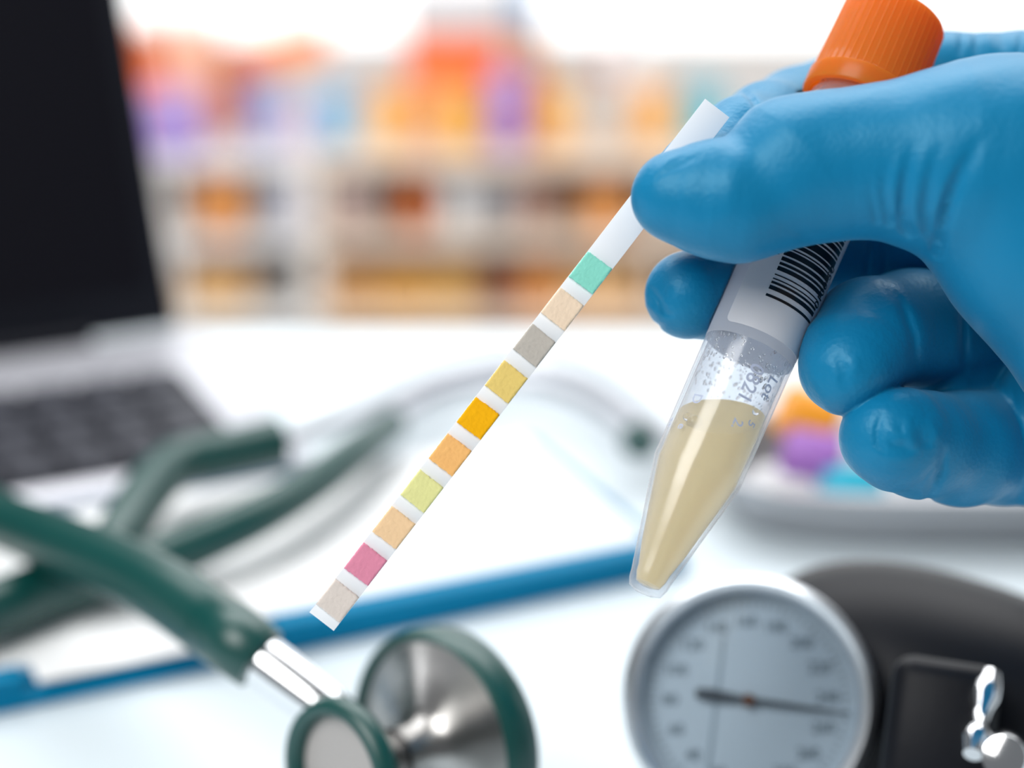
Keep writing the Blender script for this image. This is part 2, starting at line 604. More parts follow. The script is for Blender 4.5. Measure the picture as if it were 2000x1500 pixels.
hand = link('gloved_hand', me, M_glove, None, True, Matrix.Translation(org))
tag(hand, 'hand in a blue nitrile glove pinching the test strip and gripping the tube', 'hand')

M_coat = mat('white_cotton', rgb(238, 240, 243), 0.85, noise=0.02, bump=0.2, bscale=900)
sl_p = [PD(2455, 770, 225), PD(2600, 800, 205), PD(2900, 860, 150), PD(3300, 950, 60)]
sl_o = tube_obj('coat_sleeve', sl_p, [232 * U, 246 * U, 275 * U, 320 * U], M_coat, None, n=40)
sl_o.parent = hand
sl_o.matrix_basis = Matrix.Translation(-org)

# ------------------------------------------------------------------ specimen tube
axis = (topW - tipW).normalized()
TL = (topW - tipW).length
toward = (C - tipW).normalized()
MT = frame_from(axis, tipW, toward)          # local +x faces the camera
MTi = MT.inverted()
def tube_t(px, py):
    """height along the tube axis of the axis point seen nearest to the pixel"""
    o = MTi @ C
    d = (MTi.to_3x3() @ (P(px, py, 1.0) - C)).normalized()
    # closest point of ray to local z axis
    dz = d.z; a = d.x * d.x + d.y * d.y
    s = -(o.x * d.x + o.y * d.y) / a
    return o.z + s * dz

def on_tube(px, py, r):
    """(angle, height) where the ray of the pixel meets the cylinder of radius r"""
    o = MTi @ C
    d = (MTi.to_3x3() @ (P(px, py, 1.0) - C)).normalized()
    a = d.x ** 2 + d.y ** 2; b_ = o.x * d.x + o.y * d.y; c_ = o.x ** 2 + o.y ** 2 - r * r
    s = (-b_ - math.sqrt(max(0, b_ * b_ - a * c_))) / a
    q = o + d * s
    return math.atan2(q.y, q.x), q.z

t_cone = tube_t(1360, 918)
t_label0 = tube_t(1464, 690)
t_fl0 = tube_t(1673, 207)
t_fl1 = tube_t(1687, 173)
t_top = TL
r0 = 89 * U * 1.015
r1 = 93 * U * 1.05
def r_out(t):
    return r0 + (r1 - r0) * max(0, (t - t_cone)) / (t_fl0 - t_cone)
r_tip = 39 * U
M_plastic = bpy.data.materials.new('clear_polypropylene'); M_plastic.use_nodes = True
nt = M_plastic.node_tree; nt.nodes.remove(nt.nodes['Principled BSDF'])
out = nt.nodes['Material Output']
tr = nt.nodes.new('ShaderNodeBsdfTransparent'); tr.inputs[0].default_value = (0.97, 0.98, 1.0, 1)
gl = nt.nodes.new('ShaderNodeBsdfGlossy'); gl.inputs['Roughness'].default_value = 0.16
tl = nt.nodes.new('ShaderNodeBsdfTranslucent'); tl.inputs[0].default_value = (0.93, 0.95, 1, 1)
df = nt.nodes.new('ShaderNodeBsdfDiffuse'); df.inputs[0].default_value = (0.88, 0.91, 1, 1)
m1 = nt.nodes.new('ShaderNodeMixShader'); m1.inputs[0].default_value = 0.5
nt.links.new(tl.outputs[0], m1.inputs[1]); nt.links.new(df.outputs[0], m1.inputs[2])
lw = nt.nodes.new('ShaderNodeLayerWeight'); lw.inputs[0].default_value = 0.25
rp = nt.nodes.new('ShaderNodeMapRange'); rp.inputs[1].default_value = 0.0; rp.inputs[2].default_value = 1.0; rp.inputs[3].default_value = 0.06; rp.inputs[4].default_value = 0.55
nt.links.new(lw.outputs['Facing'], rp.inputs[0])
m2 = nt.nodes.new('ShaderNodeMixShader'); nt.links.new(rp.outputs[0], m2.inputs[0])
nt.links.new(tr.outputs[0], m2.inputs[1]); nt.links.new(m1.outputs[0], m2.inputs[2])
pw = nt.nodes.new('ShaderNodeMath'); pw.operation = 'POWER'; pw.inputs[1].default_value = 4.0
l2 = nt.nodes.new('ShaderNodeLayerWeight'); l2.inputs[0].default_value = 0.5
nt.links.new(l2.outputs['Facing'], pw.inputs[0])
fr = nt.nodes.new('ShaderNodeMapRange'); fr.inputs[3].default_value = 0.035; fr.inputs[4].default_value = 0.5
nt.links.new(pw.outputs[0], fr.inputs[0])
m3 = nt.nodes.new('ShaderNodeMixShader'); nt.links.new(fr.outputs[0], m3.inputs[0])
nt.links.new(m2.outputs[0], m3.inputs[1]); nt.links.new(gl.outputs[0], m3.inputs[2]); nt.links.new(m3.outputs[0], out.inputs[0])
tcn = nt.nodes.new('ShaderNodeTexCoord'); nn = nt.nodes.new('ShaderNodeTexNoise'); nn.inputs['Scale'].default_value = 500
bpn = nt.nodes.new('ShaderNodeBump'); bpn.inputs['Strength'].default_value = 0.025; bpn.inputs['Distance'].default_value = 0.0002
nt.links.new(tcn.outputs['Object'], nn.inputs['Vector']); nt.links.new(nn.outputs['Fac'], bpn.inputs['Height']); nt.links.new(bpn.outputs['Normal'], gl.inputs['Normal'])

tube = thing('specimen_tube', 'clear conical specimen tube with orange screw cap and barcode label, gripped in the glove', 'tube', MT)
wall = 8.5 * U
t_neck = t_fl0 - 6 * U
prof = [(0, 0), (r_tip * 0.55, 0.2 * U), (r_tip * 0.85, 5 * U), (r_tip, 20 * U), (r_tip * 1.06, 36 * U)]
prof += [(r_tip * 1.06 + (r0 - r_tip * 1.06) * k, 36 * U + (t_cone - 4 * U - 36 * U) * k) for k in (0.25, 0.5, 0.75, 1.0)]
prof += [(r_out(t_cone + 8 * U), t_cone + 8 * U), (r_out(t_label0), t_label0), (r_out(t_neck), t_neck), (r_out(t_neck) - 7 * U, t_neck + 6 * U), (r_out(t_neck) - 9 * U, t_top - 40 * U)]
inner = [(max(0, r - wall), t + (wall * 1.6 if t < 40 * U else 0)) for r, t in prof[1:]][::-1] + [(0, wall * 2.0)]
lathe_obj('tube_wall', prof + inner, M_plastic, tube, n=96, angle=40)

# liquid: the inside of the tube up to a level surface
M_liq = bpy.data.materials.new('pale_yellow_liquid'); M_liq.use_nodes = True
nt = M_liq.node_tree; bs = nt.nodes['Principled BSDF']
bs.inputs['Base Color'].default_value = rgb(255, 238, 200); bs.inputs['Roughness'].default_value = 0.3
bs.inputs['Transmission Weight'].default_value = 1.0; bs.inputs['IOR'].default_value = 1.33
out = nt.nodes['Material Output']
tl = nt.nodes.new('ShaderNodeBsdfTranslucent'); tl.inputs[0].default_value = rgb(255, 241, 200)
df = nt.nodes.new('ShaderNodeBsdfDiffuse'); df.inputs[0].default_value = rgb(251, 231, 184)
m1 = nt.nodes.new('ShaderNodeMixShader'); m1.inputs[0].default_value = 0.35
m2 = nt.nodes.new('ShaderNodeMixShader'); m2.inputs[0].default_value = 0.68
nt.links.new(tl.outputs[0], m1.inputs[1]); nt.links.new(df.outputs[0], m1.inputs[2])
nt.links.new(bs.outputs[0], m2.inputs[1]); nt.links.new(m1.outputs[0], m2.inputs[2]); nt.links.new(m2.outputs[0], out.inputs[0])
bm = bmesh.new()
lp = [(0, wall * 2.1)] + [(max(0.1 * U, r - wall - 0.4 * U), t + (wall * 1.6 if t < 40 * U else 0)) for r, t in prof[2:11]] + [(0, t_label0)]
add_lathe(bm, lp, 72)
lev = MTi @ PD(1411, 812, 55)
nl = (MTi.to_3x3() @ (Vector((0, 0, 1)) + Vector((0.10, 0, 0)))).normalized()
r_ = bmesh.ops.bisect_plane(bm, geom=bm.verts[:] + bm.edges[:] + bm.faces[:], plane_co=lev, plane_no=nl, clear_outer=True)
ed = [g for g in r_['geom_cut'] if isinstance(g, bmesh.types.BMEdge)]
bmesh.ops.contextual_create(bm, geom=ed)
liq = from_bm('liquid', bm, M_liq, tube, True, None, 40)

# meniscus bubbles and condensation
M_drop = mat('water_drop', (1, 1, 1, 1), 0.0, noise=0, trans=1.0, ior=1.33)
bm = bmesh.new()
rnd = random.Random(3)
tl0 = tube_t(1411, 812) + 28 * U
for i in range(420):
    a = rnd.uniform(-math.pi, math.pi)
    t = rnd.uniform(tl0 + 20 * U, t_label0 + 10 * U)
    if t - tl0 < 60 * U * max(0, math.sin(a + 2.2)):
        continue
    rr = rnd.uniform(0.8, 3.4) * U * (1.4 if rnd.random() < 0.2 else 1)
    ri = r_out(t) - wall - 0.2 * rr
    m = Matrix.Translation((ri * math.cos(a), ri * math.sin(a), t)) @ Matrix.Rotation(a, 4, 'Z') @ Matrix.Diagonal((0.45, 1, rnd.uniform(0.9, 1.8), 1))
    bmesh.ops.create_icosphere(bm, subdivisions=1, radius=rr, matrix=m)
dr = from_bm('condensation', bm, M_drop, tube, True)
dr['kind'] = 'stuff'
for (px, py, rad) in ((1352, 822, 15), (1340, 812, 9), (1478, 805, 7)):
    a, t = on_tube(px, py, r_out(t_cone) - wall)
    bm = bmesh.new()
    ri = r_out(t) - wall - rad * 0.55 * U
    bmesh.ops.create_uvsphere(bm, u_segments=20, v_segments=12, radius=rad * U, matrix=Matrix.Translation((ri * math.cos(a), ri * math.sin(a), t)))
    from_bm('bubble', bm, M_drop, tube, True)

# things wrapped on the tube: map (angle, height)
def wrap_mesh(me, a0, t0, r_off, rot90):
    """flat lettering (x right, y up) onto the tube; rot90 makes it read from the cap to the tip"""
    for v in me.vertices:
        x, y = v.co.x, v.co.y
        if rot90:
            da, dt = y, -x
        else:
            da, dt = x, y
        t = t0 + dt
        r = r_out(t) + r_off
        a = a0 + da / r0
        v.co = (r * math.cos(a), r * math.sin(a), t)
    me.update()
    return me

def wrap_rect(bm, a0, a1, t0, t1, r_off, na=24, thick=0.0):
    g = []
    for i in range(na + 1):
        a = a0 + (a1 - a0) * i / na
        g.append([bm.verts.new(((r_out(t) + r_off) * math.cos(a), (r_out(t) + r_off) * math.sin(a), t)) for t in (t0, t1)])
    for i in range(na):
        bm.faces.new((g[i][0], g[i + 1][0], g[i + 1][1], g[i][1]))

# which angular direction runs to the right in the picture
aL, tL = on_tube(1440, 600, r_out(t_label0)); aR, tR = on_tube(1560, 600, r_out(t_label0))
SG = 1 if aR > aL else -1
M_film = mat('label_film', rgb(200, 207, 220), 0.35, noise=0.01, spec=0.5)
M_label = mat('label_paper', rgb(236, 236, 238), 0.32, noise=0.01, spec=0.5)
def add_translucent(m, color, fac):
    nt = m.node_tree
    o = nt.nodes['Material Output']
    t = nt.nodes.new('ShaderNodeBsdfTranslucent'); t.inputs[0].default_value = color
    x = nt.nodes.new('ShaderNodeMixShader'); x.inputs[0].default_value = fac
    nt.links.new(nt.nodes['Principled BSDF'].outputs[0], x.inputs[1]); nt.links.new(t.outputs[0], x.inputs[2]); nt.links.new(x.outputs[0], o.inputs[0])
add_translucent(M_film, (0.95, 0.96, 1, 1), 0.7)
add_translucent(M_label, (0.9, 0.92, 1, 1), 0.35)
M_ink = mat('black_ink', rgb(14, 14, 20), 0.25, noise=0)
M_print = mat('grey_ink', rgb(180, 188, 210), 0.5, noise=0)
t_label1 = t_fl0 - 30 * U
bm = bmesh.new()
wrap_rect(bm, 0, 2 * math.pi, t_label0, t_label1, 0.5 * U, 96)
bmesh.ops.remove_doubles(bm, verts=bm.verts, dist=1e-7)
bmesh.ops.solidify(bm, geom=bm.faces[:], thickness=0.4 * U)
from_bm('label_film', bm, M_film, tube, True)
# front label with rounded corners
aA, tA = on_tube(1420, 622, r_out(t_label0)); tB = t_label1 - 8 * U
aE, _ = on_tube(1600, 560, r_out(t_label0))
w_ang = 2.75
bm = bmesh.new()
pts = []
rc = 14 * U
W2 = w_ang * r0; HH = tB - (tA - 6 * U)
flat = []
for cx, cy, s in ((rc, rc, 180), (W2 - rc, rc, 270), (W2 - rc, HH - rc, 0), (rc, HH - rc, 90)):
    for k in range(7):
        an = math.radians(s + 15 * k)
        flat.append((cx + rc * math.cos(an), cy + rc * math.sin(an)))
vs = [bm.verts.new((x, y, 0)) for x, y in flat]
bm.faces.new(vs)
for k in range(1, 60):
    x = W2 * k / 60
    bmesh.ops.bisect_plane(bm, geom=bm.verts[:] + bm.edges[:] + bm.faces[:], plane_co=(x, 0, 0), plane_no=(1, 0, 0))
for v in bm.verts:
    a = aA + SG * v.co.x / r0; t = tA - 6 * U + v.co.y
    r = r_out(t) + 1.3 * U
    v.co = (r * math.cos(a), r * math.sin(a), t)
bmesh.ops.recalc_face_normals(bm, faces=bm.faces)
bmesh.ops.solidify(bm, geom=bm.faces[:], thickness=0.8 * U)
from_bm('label', bm, M_label, tube, True, None, 40)
# barcode
aB0, tB0 = on_tube(1495, 578, r_out(t_label0)); aB1, tB1 = on_tube(1586, 612, r_out(t_label0))
bars = [5.5, 10, 8.5, 4, 5, 4, 2.5, 6.5, 2.5, 8.5, 8.5, 3.5, 5.5, 4, 8, 4, 11, 3, 3, 4, 8, 3, 15, 3, 5, 4, 11, 3, 5, 3, 9, 3, 4, 3, 8, 4, 5, 3, 9, 3, 5, 6, 3, 4, 9, 3, 6, 4, 3]
t = tB0
bm = bmesh.new()
for i, w in enumerate(bars):
    if i % 2 == 0:
        wrap_rect(bm, aB0, aB1 + SG * 0.02, t, t + w * U * 1.03, 2.0 * U, 20)
    t += w * U * 1.03
from_bm('barcode', bm, M_ink, tube, True)
def tube_text(body, px, py, size, material, name, r_off, rot90=True):
    me = text_mesh(body, size * U)
    a, t = on_tube(px, py, r_out(t_label0))
    for v in me.vertices:
        x, y = v.co.x, v.co.y
        # reads downwards from the cap, letter tops to the right of the picture
        da, dt = (y, -x) if rot90 else (x, y)
        tt = t + dt; r = r_out(tt) + r_off
        aa = a + SG * da / r0
        v.co = (r * math.cos(aa), r * math.sin(aa), tt)
    me.update()
    return link(name, me, material, tube, False)
tube_text('25 0010', 1607, 560, 29, M_ink, 'label_digits', 2.0 * U)
tube_text('1351', 1521, 485, 17, M_ink, 'label_digits', 2.0 * U)
tube_text('0821', 1466, 748, 41, M_print, 'lot_print', 0.7 * U)
tube_text('Lot', 1503, 758, 36, M_print, 'lot_print', 0.7 * U)
tube_text('2.', 1440, 828, 30, M_print, 'scale_print', 0.7 * U)
tube_text('5', 1468, 828, 26, M_print, 'scale_print', 0.7 * U)
tube_text('D', 1360, 778, 30, M_print, 'scale_print', 0.7 * U)
tube_text('e', 1330, 832, 26, M_print, 'scale_print', 0.7 * U)
tube_text('ae', 1309, 824, 24, M_print, 'scale_print', 0.7 * U)

# cap
M_cap = mat('orange_cap_plastic', rgb(255, 150, 62), 0.26, noise=0.02, sss=0.7, sss_r=0.006, spec=0.5)
rc0 = 112 * U * 1.065
NR = 46
add_translucent(M_cap, rgb(255, 176, 88), 0.6)
def ribs(r, z, a):
    if z < t_fl1 + 1 * U or z > t_top - 12 * U:
        return r
    ph = (a * NR / (2 * math.pi)) % 1.0
    return r + 1.5 * U * math.exp(-((ph - 0.5) / 0.10) ** 2)
hgt = t_top - t_fl1
cap_prof = [(rc0 - 14 * U, t_fl0 - 2 * U), (rc0 - 2 * U, t_fl0 - 2 * U), (rc0, t_fl0 + 2 * U), (rc0, t_fl1 - 3 * U), (rc0 - 4 * U, t_fl1), (rc0 - 5 * U, t_fl1 + 2 * U)]
cap_prof += [(rc0 - 5 * U - 5 * U * k / 6, t_fl1 + 2 * U + (hgt - 16 * U) * k / 6) for k in range(1, 7)]
cap_prof += [(rc0 - 13 * U, t_top - 7 * U), (rc0 - 19 * U, t_top - 2 * U), (rc0 - 27 * U, t_top), (rc0 * 0.5, t_top), (0, t_top)]
cap_in = [(0, t_top - 12 * U), (rc0 - 18 * U, t_top - 14 * U), (rc0 - 15 * U, t_fl0 + 8 * U)]
bm = bmesh.new()
add_lathe(bm, (cap_prof + cap_in + [cap_prof[0]])[::1], NR * 14, rfun=ribs)
bmesh.ops.remove_doubles(bm, verts=bm.verts, dist=1e-7)
from_bm('screw_cap', bm, M_cap, tube, True, None, 35)

# ------------------------------------------------------------------ test strip
sdir = (sB - sA).normalized(); SL = (sB - sA).length
view = (C - (sA + sB) / 2).normalized()
MS = Matrix((sdir, (view - sdir * view.dot(sdir)).normalized().cross(sdir), (view - sdir * view.dot(sdir)).normalized())).transposed().to_4x4()   # local x along the strip, z to the camera
MS.translation = sA
strip = thing('urine_test_strip', 'white plastic dipstick with ten coloured reagent pads pinched under the thumb', 'test strip', MS)
SW = 60 * U
M_strip = mat('strip_plastic', rgb(240, 243, 247), 0.38, noise=0.01, spec=0.4)
box_obj('backing', (SL, SW, 3.2 * U), (SL / 2, 0, -1.6 * U), M_strip, strip, bevel=0.5 * U)
pads = [(222, 211, 203), (226, 142, 168), (244, 207, 163), (231, 229, 158), (253, 190, 118), (253, 182, 22), (236, 207, 122), (192, 185, 176), (244, 219, 192), (142, 222, 203)]
for i, c in enumerate(pads):
    cx = (52.5 + 89.7 * i - 1) * U
    L, Wd, T = 62 * U, 58.5 * U, 7.5 * U
    nx, ny = 26, 24
    bm = bmesh.new()
    rn = random.Random(i)
    g = {}
    e1 = [rn.uniform(-1, 1) * 0.9 for _ in range(ny + 1)]; e2 = [rn.uniform(-1, 1) * 0.9 for _ in range(ny + 1)]
    sk = rn.uniform(-1.5, 1.5)
    for a in range(nx + 1):
        for b_ in range(ny + 1):
            u_, v_ = a / nx, b_ / ny
            x = -L / 2 + L * u_ + (e1[b_] * (1 - u_) + e2[b_] * u_) * U + sk * U * (v_ - 0.5)
            y = -Wd / 2 + Wd * v_ + (rn.uniform(-0.5, 0.5) * U if b_ in (0, ny) else 0)
            edge = min(u_, 1 - u_, v_, 1 - v_)
            z = T - (1.6 * U if edge < 1e-6 else 0) + rn.uniform(-1, 1) * 0.35 * U
            g[a, b_] = bm.verts.new((x, y, z))
    for a in range(nx):
        for b_ in range(ny):
            bm.faces.new((g[a, b_], g[a + 1, b_], g[a + 1, b_ + 1], g[a, b_ + 1]))
    bd = [e for e in bm.edges if e.is_boundary]
    ex = bmesh.ops.extrude_edge_only(bm, edges=bd)
    for v in [q for q in ex['geom'] if isinstance(q, bmesh.types.BMVert)]:
        v.co.z = 0
    mp = mat('reagent_pad_%d' % i, rgb(*c), 0.9, noise=0.07, nscale=700, bump=0.28, bscale=1500, spec=0.1)
    from_bm('reagent_pad', bm, mp, strip, True, Matrix.Translation((cx, 0, 0)), 60)

# ------------------------------------------------------------------ blood pressure gauge with bulb
M_chrome = mat('chrome', (0.82, 0.83, 0.85, 1), 0.12, metal=1.0, noise=0.01)
M_bezel = mat('satin_bezel', (0.80, 0.83, 0.87, 1), 0.3, metal=0.9, noise=0.02)
M_dial = mat('dial_face', rgb(192, 205, 215), 0.5, noise=0.01)
M_dink = mat('dial_ink', rgb(116, 131, 142), 0.5, noise=0)
M_black = mat('black_rubber', rgb(20, 22, 28), 0.42, noise=0.08, bump=0.1, bscale=600, spec=0.2)
M_hub = mat('bronze_hub', rgb(120, 80, 60), 0.4, metal=0.5)
gz = 0.385
gc = P(1462, 1368, gz)
gn = (C - gc).normalized()
gn = (gn + Vector((0.0, 0, 0.03))).normalized()
px_ = gz / F
MG = frame_from(gn, gc, RIGHT)
R = 246 * px_
gauge = thing('blood_pressure_gauge', 'round silver aneroid blood pressure dial with black inflation bulb on the table', 'gauge', MG)
lathe_obj('case', [(0, -0.013), (R * 0.6, -0.0125), (R * 0.82, -0.010), (R * 0.95, -0.005), (R * 0.96, -0.001)], M_bezel, gauge, n=80)
lathe_obj('bezel', [(R * 0.955, -0.004), (R, -0.002), (R, 0.003), (R * 0.985, 0.0055), (R * 0.93, 0.0068), (R * 0.875, 0.006), (R * 0.85, 0.003), (R * 0.845, -0.001), (R * 0.86, -0.003)], M_bezel, gauge, n=96, angle=60)
lathe_obj('dial', [(0, 0.0), (R * 0.86, 0.0), (R * 0.86, -0.0015), (0, -0.0015)], M_dial, gauge, n=80)
bm = bmesh.new()
rn = 15
for k in range(15):
    ang = math.radians(-90 - 24 - 22.2 * k)
    me = text_mesh(str(20 * (k + 1)), R * 0.125)
    ox, oy = R * 0.62 * math.cos(ang), R * 0.62 * math.sin(ang)
    for v in me.vertices:
        v.co = (v.co.x + ox, v.co.y + oy, 0.0003)
    bm.from_mesh(me); bpy.data.meshes.remove(me)
for k in range(75):
    ang = math.radians(-90 - 24 - 22.2 * k / 5)
    L = R * (0.06 if k % 5 == 0 else 0.035)
    add_box(bm, (L, R * 0.009, 0.0002), (R * 0.765 * math.cos(ang), R * 0.765 * math.sin(ang), 0.0003), Matrix.Rotation(ang, 4, 'Z'))
from_bm('dial_numerals', bm, M_dink, gauge, False)
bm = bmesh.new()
add_box(bm, (R * 0.022, R * 1.05, 0.0002), (-R * 0.26, -R * 0.02, 0.0003), Matrix.Rotation(math.radians(-8), 4, 'Z'))  # thin grey line painted on the dial as a reflection in its glass
from_bm('dial_reflection', bm, mat('dial_reflection_grey', rgb(150, 166, 177), 0.5), gauge, False)
na = math.radians(-8)
bm = bmesh.new()
vs = [(-0.42, 0.035), (-0.30, 0.05), (-0.05, 0.028), (0.45, 0.018), (0.80, 0.006), (0.80, -0.006), (0.45, -0.018), (-0.05, -0.028), (-0.30, -0.05), (-0.42, -0.035)]
f = bm.faces.new([bm.verts.new((x * R, y * R, 0.0016)) for x, y in vs])
bmesh.ops.solidify(bm, geom=[f], thickness=0.0005)
bmesh.ops.rotate(bm, verts=bm.verts, cent=(0, 0, 0), matrix=Matrix.Rotation(na, 3, 'Z'))
from_bm('needle', bm, mat('needle_grey', rgb(100, 108, 116), 0.4), gauge, False)
lathe_obj('hub', [(R * 0.05, 0.0004), (R * 0.05, 0.0025), (R * 0.03, 0.003), (0, 0.003)], M_hub, gauge, n=24)
M_glass = bpy.data.materials.new('dial_glass'); M_glass.use_nodes = True
nt = M_glass.node_tree; nt.nodes.remove(nt.nodes['Principled BSDF'])
tr = nt.nodes.new('ShaderNodeBsdfTransparent'); tr.inputs[0].default_value = (0.93, 0.97, 1, 1)
gl = nt.nodes.new('ShaderNodeBsdfGlossy'); gl.inputs['Roughness'].default_value = 0.02
fr = nt.nodes.new('ShaderNodeFresnel'); fr.inputs[0].default_value = 1.45
mx = nt.nodes.new('ShaderNodeMixShader')
nt.links.new(fr.outputs[0], mx.inputs[0]); nt.links.new(tr.outputs[0], mx.inputs[1]); nt.links.new(gl.outputs[0], mx.inputs[2])
nt.links.new(mx.outputs[0], nt.nodes['Material Output'].inputs[0])
lathe_obj('glass', [(R * 0.855, 0.0042), (R * 0.4, 0.0052), (0, 0.0054)], M_glass, gauge, n=64)

def gauge_part(name, bm, m, angle=40):
    """geometry given in world space, stored under the gauge"""
    bmesh.ops.transform(bm, matrix=MG.inverted(), verts=bm.verts)
    return from_bm(name, bm, m, gauge, True, None, angle)
# bulb: squashed egg behind the dial lying on the table
bc = H(1838, 1362, 0.0275)
bd = Vector((0.85, -0.50, 0.0)).normalized()
MB = frame_from(bd, bc, Vector((0, 0, 1)))
bm = bmesh.new()
bp_ = []
for k in range(25):
    u_ = -1 + 2 * k / 24
    rr = 0.027 * math.sqrt(max(0, 1 - abs(u_) ** 2.4)) * (1 - 0.08 * u_)
    bp_.append((rr, u_ * 0.048))
add_lathe(bm, bp_, 48)
bmesh.ops.transform(bm, matrix=MB, verts=bm.verts)
gauge_part('bulb', bm, M_black)
# valve housing and chrome lever
vc = H(1835, 1440, 0.036)
bm = bmesh.new()
add_box(bm, (0.021, 0.030, 0.034), (0, 0, 0), None, 0.004, 3)
bmesh.ops.transform(bm, matrix=frame_from((C - vc).normalized(), vc, RIGHT + Vector((0, 0, -0.18))), verts=bm.verts)
gauge_part('valve_block', bm, M_black, 30)
e0 = H(1925, 1360, 0.052); e1 = H(1905, 1450, 0.048)
bm = bmesh.new()
mm = frame_from((e1 - e0), e0, RIGHT)
LL = (e1 - e0).length
pl = [(0, -0.006), (0.0022, -0.0055), (0.0029, -0.002), (0.0029, 0.001), (0.0019, 0.004), (0.0019, LL * 0.7), (0.0028, LL * 0.8), (0.0028, LL), (0.0018, LL + 0.003), (0, LL + 0.003)]
add_lathe(bm, pl, 24)
bmesh.ops.transform(bm, matrix=mm, verts=bm.verts)
gauge_part('release_lever', bm, M_chrome)
e0 = H(1960, 1478, 0.045)
bm = bmesh.new()
add_lathe(bm, [(0, 0.006), (0.004, 0.005), (0.005, 0.002), (0.005, -0.003), (0.003, -0.006), (0.003, -0.02), (0, -0.02)], 24)
bmesh.ops.transform(bm, matrix=frame_from((C - e0), e0, RIGHT), verts=bm.verts)
gauge_part('valve_screw', bm, M_chrome)

# ------------------------------------------------------------------ stethoscope
M_green = mat('green_rubber', rgb(0, 68, 64), 0.36, noise=0.05, nscale=40, spec=0.75)
M_brush = mat('brushed_steel', (0.44, 0.43, 0.42, 1), 0.28, metal=1.0, noise=0.03, aniso=0.85)
M_memb = mat('membrane', rgb(172, 168, 166), 0.45, noise=0.03)
dc = P(862, 1450, 0.386)
bc2 = P(668, 1512, 0.366)
ax2 = (bc2 - dc).normalized()
MC = frame_from(ax2, dc, RIGHT + Vector((0, 0, 0.2)))
steth = thing('stethoscope', 'dark green tubed stethoscope with steel chest piece lying across the clipboard', 'stethoscope', Matrix.Translation(dc))
Lc = (bc2 - dc).length
def st_part(o):
    m = o.matrix_basis.copy()
    o.parent = steth
    o.matrix_basis = Matrix.Translation(-dc) @ m
    return o
RD = 0.0242
st_part(lathe_obj('diaphragm_body', [(0.006, Lc * 0.5), (0.0062, 0.008), (0.009, 0.005), (0.016, 0.0033), (RD * 0.90, 0.0022), (RD * 0.93, 0.0), (RD * 0.90, -0.003), (0, -0.003)], M_brush, None, n=80, matrix=MC, angle=50))
st_part(lathe_obj('diaphragm_rim', [(RD * 0.90, 0.003), (RD * 0.95, 0.0042), (RD * 0.995, 0.003), (RD * 1.01, 0.0), (RD * 0.995, -0.004), (RD * 0.92, -0.006), (RD * 0.86, -0.0045), (RD * 0.88, 0.0), (RD * 0.90, 0.003)], M_green, None, n=80, matrix=MC, angle=70))
RB = 0.0150
st_part(lathe_obj('bell', [(0.0055, Lc * 0.42), (0.0055, Lc * 0.62), (0.008, Lc * 0.75), (RB * 0.86, Lc * 0.93), (RB * 0.9, Lc)], M_brush, None, n=64, matrix=MC, angle=50))
st_part(lathe_obj('bell_ring', [(RB * 0.86, Lc * 0.90), (RB * 1.0, Lc * 0.93), (RB * 1.05, Lc), (RB * 0.98, Lc * 1.09), (RB * 0.86, Lc * 1.10), (RB * 0.78, Lc * 1.04), (RB * 0.78, Lc * 0.97), (RB * 0.86, Lc * 0.90)], M_green, None, n=64, matrix=MC, angle=80))
st_part(lathe_obj('bell_membrane', [(RB * 0.84, Lc * 0.985), (RB * 0.4, Lc * 0.99), (0, Lc * 0.99)], M_memb, None, n=48, matrix=MC))
hub = dc + ax2 * Lc * 0.52
s0 = P(505, 1284, 0.386)
sd = (hub - s0)
ms = frame_from(sd, s0, RIGHT)
sl = sd.length
st_part(lathe_obj('stem', [(0, -0.004), (0.0050, -0.004), (0.0055, 0.0), (0.0056, sl * 0.2), (0.0052, sl * 0.5), (0.0046, sl * 0.66), (0.0036, sl * 0.72), (0.0036, sl * 0.98), (0, sl * 0.98)], M_chrome, None, n=40, matrix=ms, angle=45))
st_part(lathe_obj('stem_bead', [(0, 0.0018), (0.0014, 0.0012), (0.0018, 0), (0.0014, -0.0012), (0, -0.0018)], M_chrome, None, n=20, matrix=Matrix.Translation(dc + ax2 * (0.010))))
sback = s0 - sd.normalized() * 0.002
st_part(tube_obj('tubing', [s0 + sd.normalized() * 0.0005, sback - sd.normalized() * 0.004, P(420, 1222, 0.401), P(330, 1160, 0.418), P(230, 1108, 0.440), P(120, 1062, 0.464), P(0, 1015, 0.492), H(-130, 960, 0.026), H(-300, 930, 0.024), H(-450, 1000, 0.024), H(-480, 1120, 0.024), H(-330, 1230, 0.020), H(-150, 1225, 0.0170), H(0, 1185, 0.0165), H(90, 1150, 0.0160), H(200, 1120, 0.0160)],
                 [0.0070, 0.0074] + [0.0077] * 14, M_green, None, n=20))
legB = [H(190, 1122, 0.0160), H(310, 1092, 0.0158), H(420, 1048, 0.0185), H(520, 1000, 0.0210), H(610, 945, 0.0210), H(690, 885, 0.0200), H(765, 828, 0.0155)]
st_part(tube_obj('tubing', legB, [0.0070, 0.0066, 0.0064, 0.0062, 0.0060, 0.0058, 0.0054], M_green, None, n=18))
legA = [H(190, 1122, 0.0160), H(232, 1050, 0.020), H(285, 965, 0.0222), H(345, 908, 0.0222), H(430, 888, 0.0222), H(545, 862, 0.0222)]
st_part(tube_obj('tubing', legA, [0.0070, 0.0072, 0.0074, 0.0074, 0.0074, 0.0078], M_green, None, n=18))
M_dull = mat('dull_chrome', (0.55, 0.56, 0.6, 1), 0.4, metal=1.0, noise=0.02)
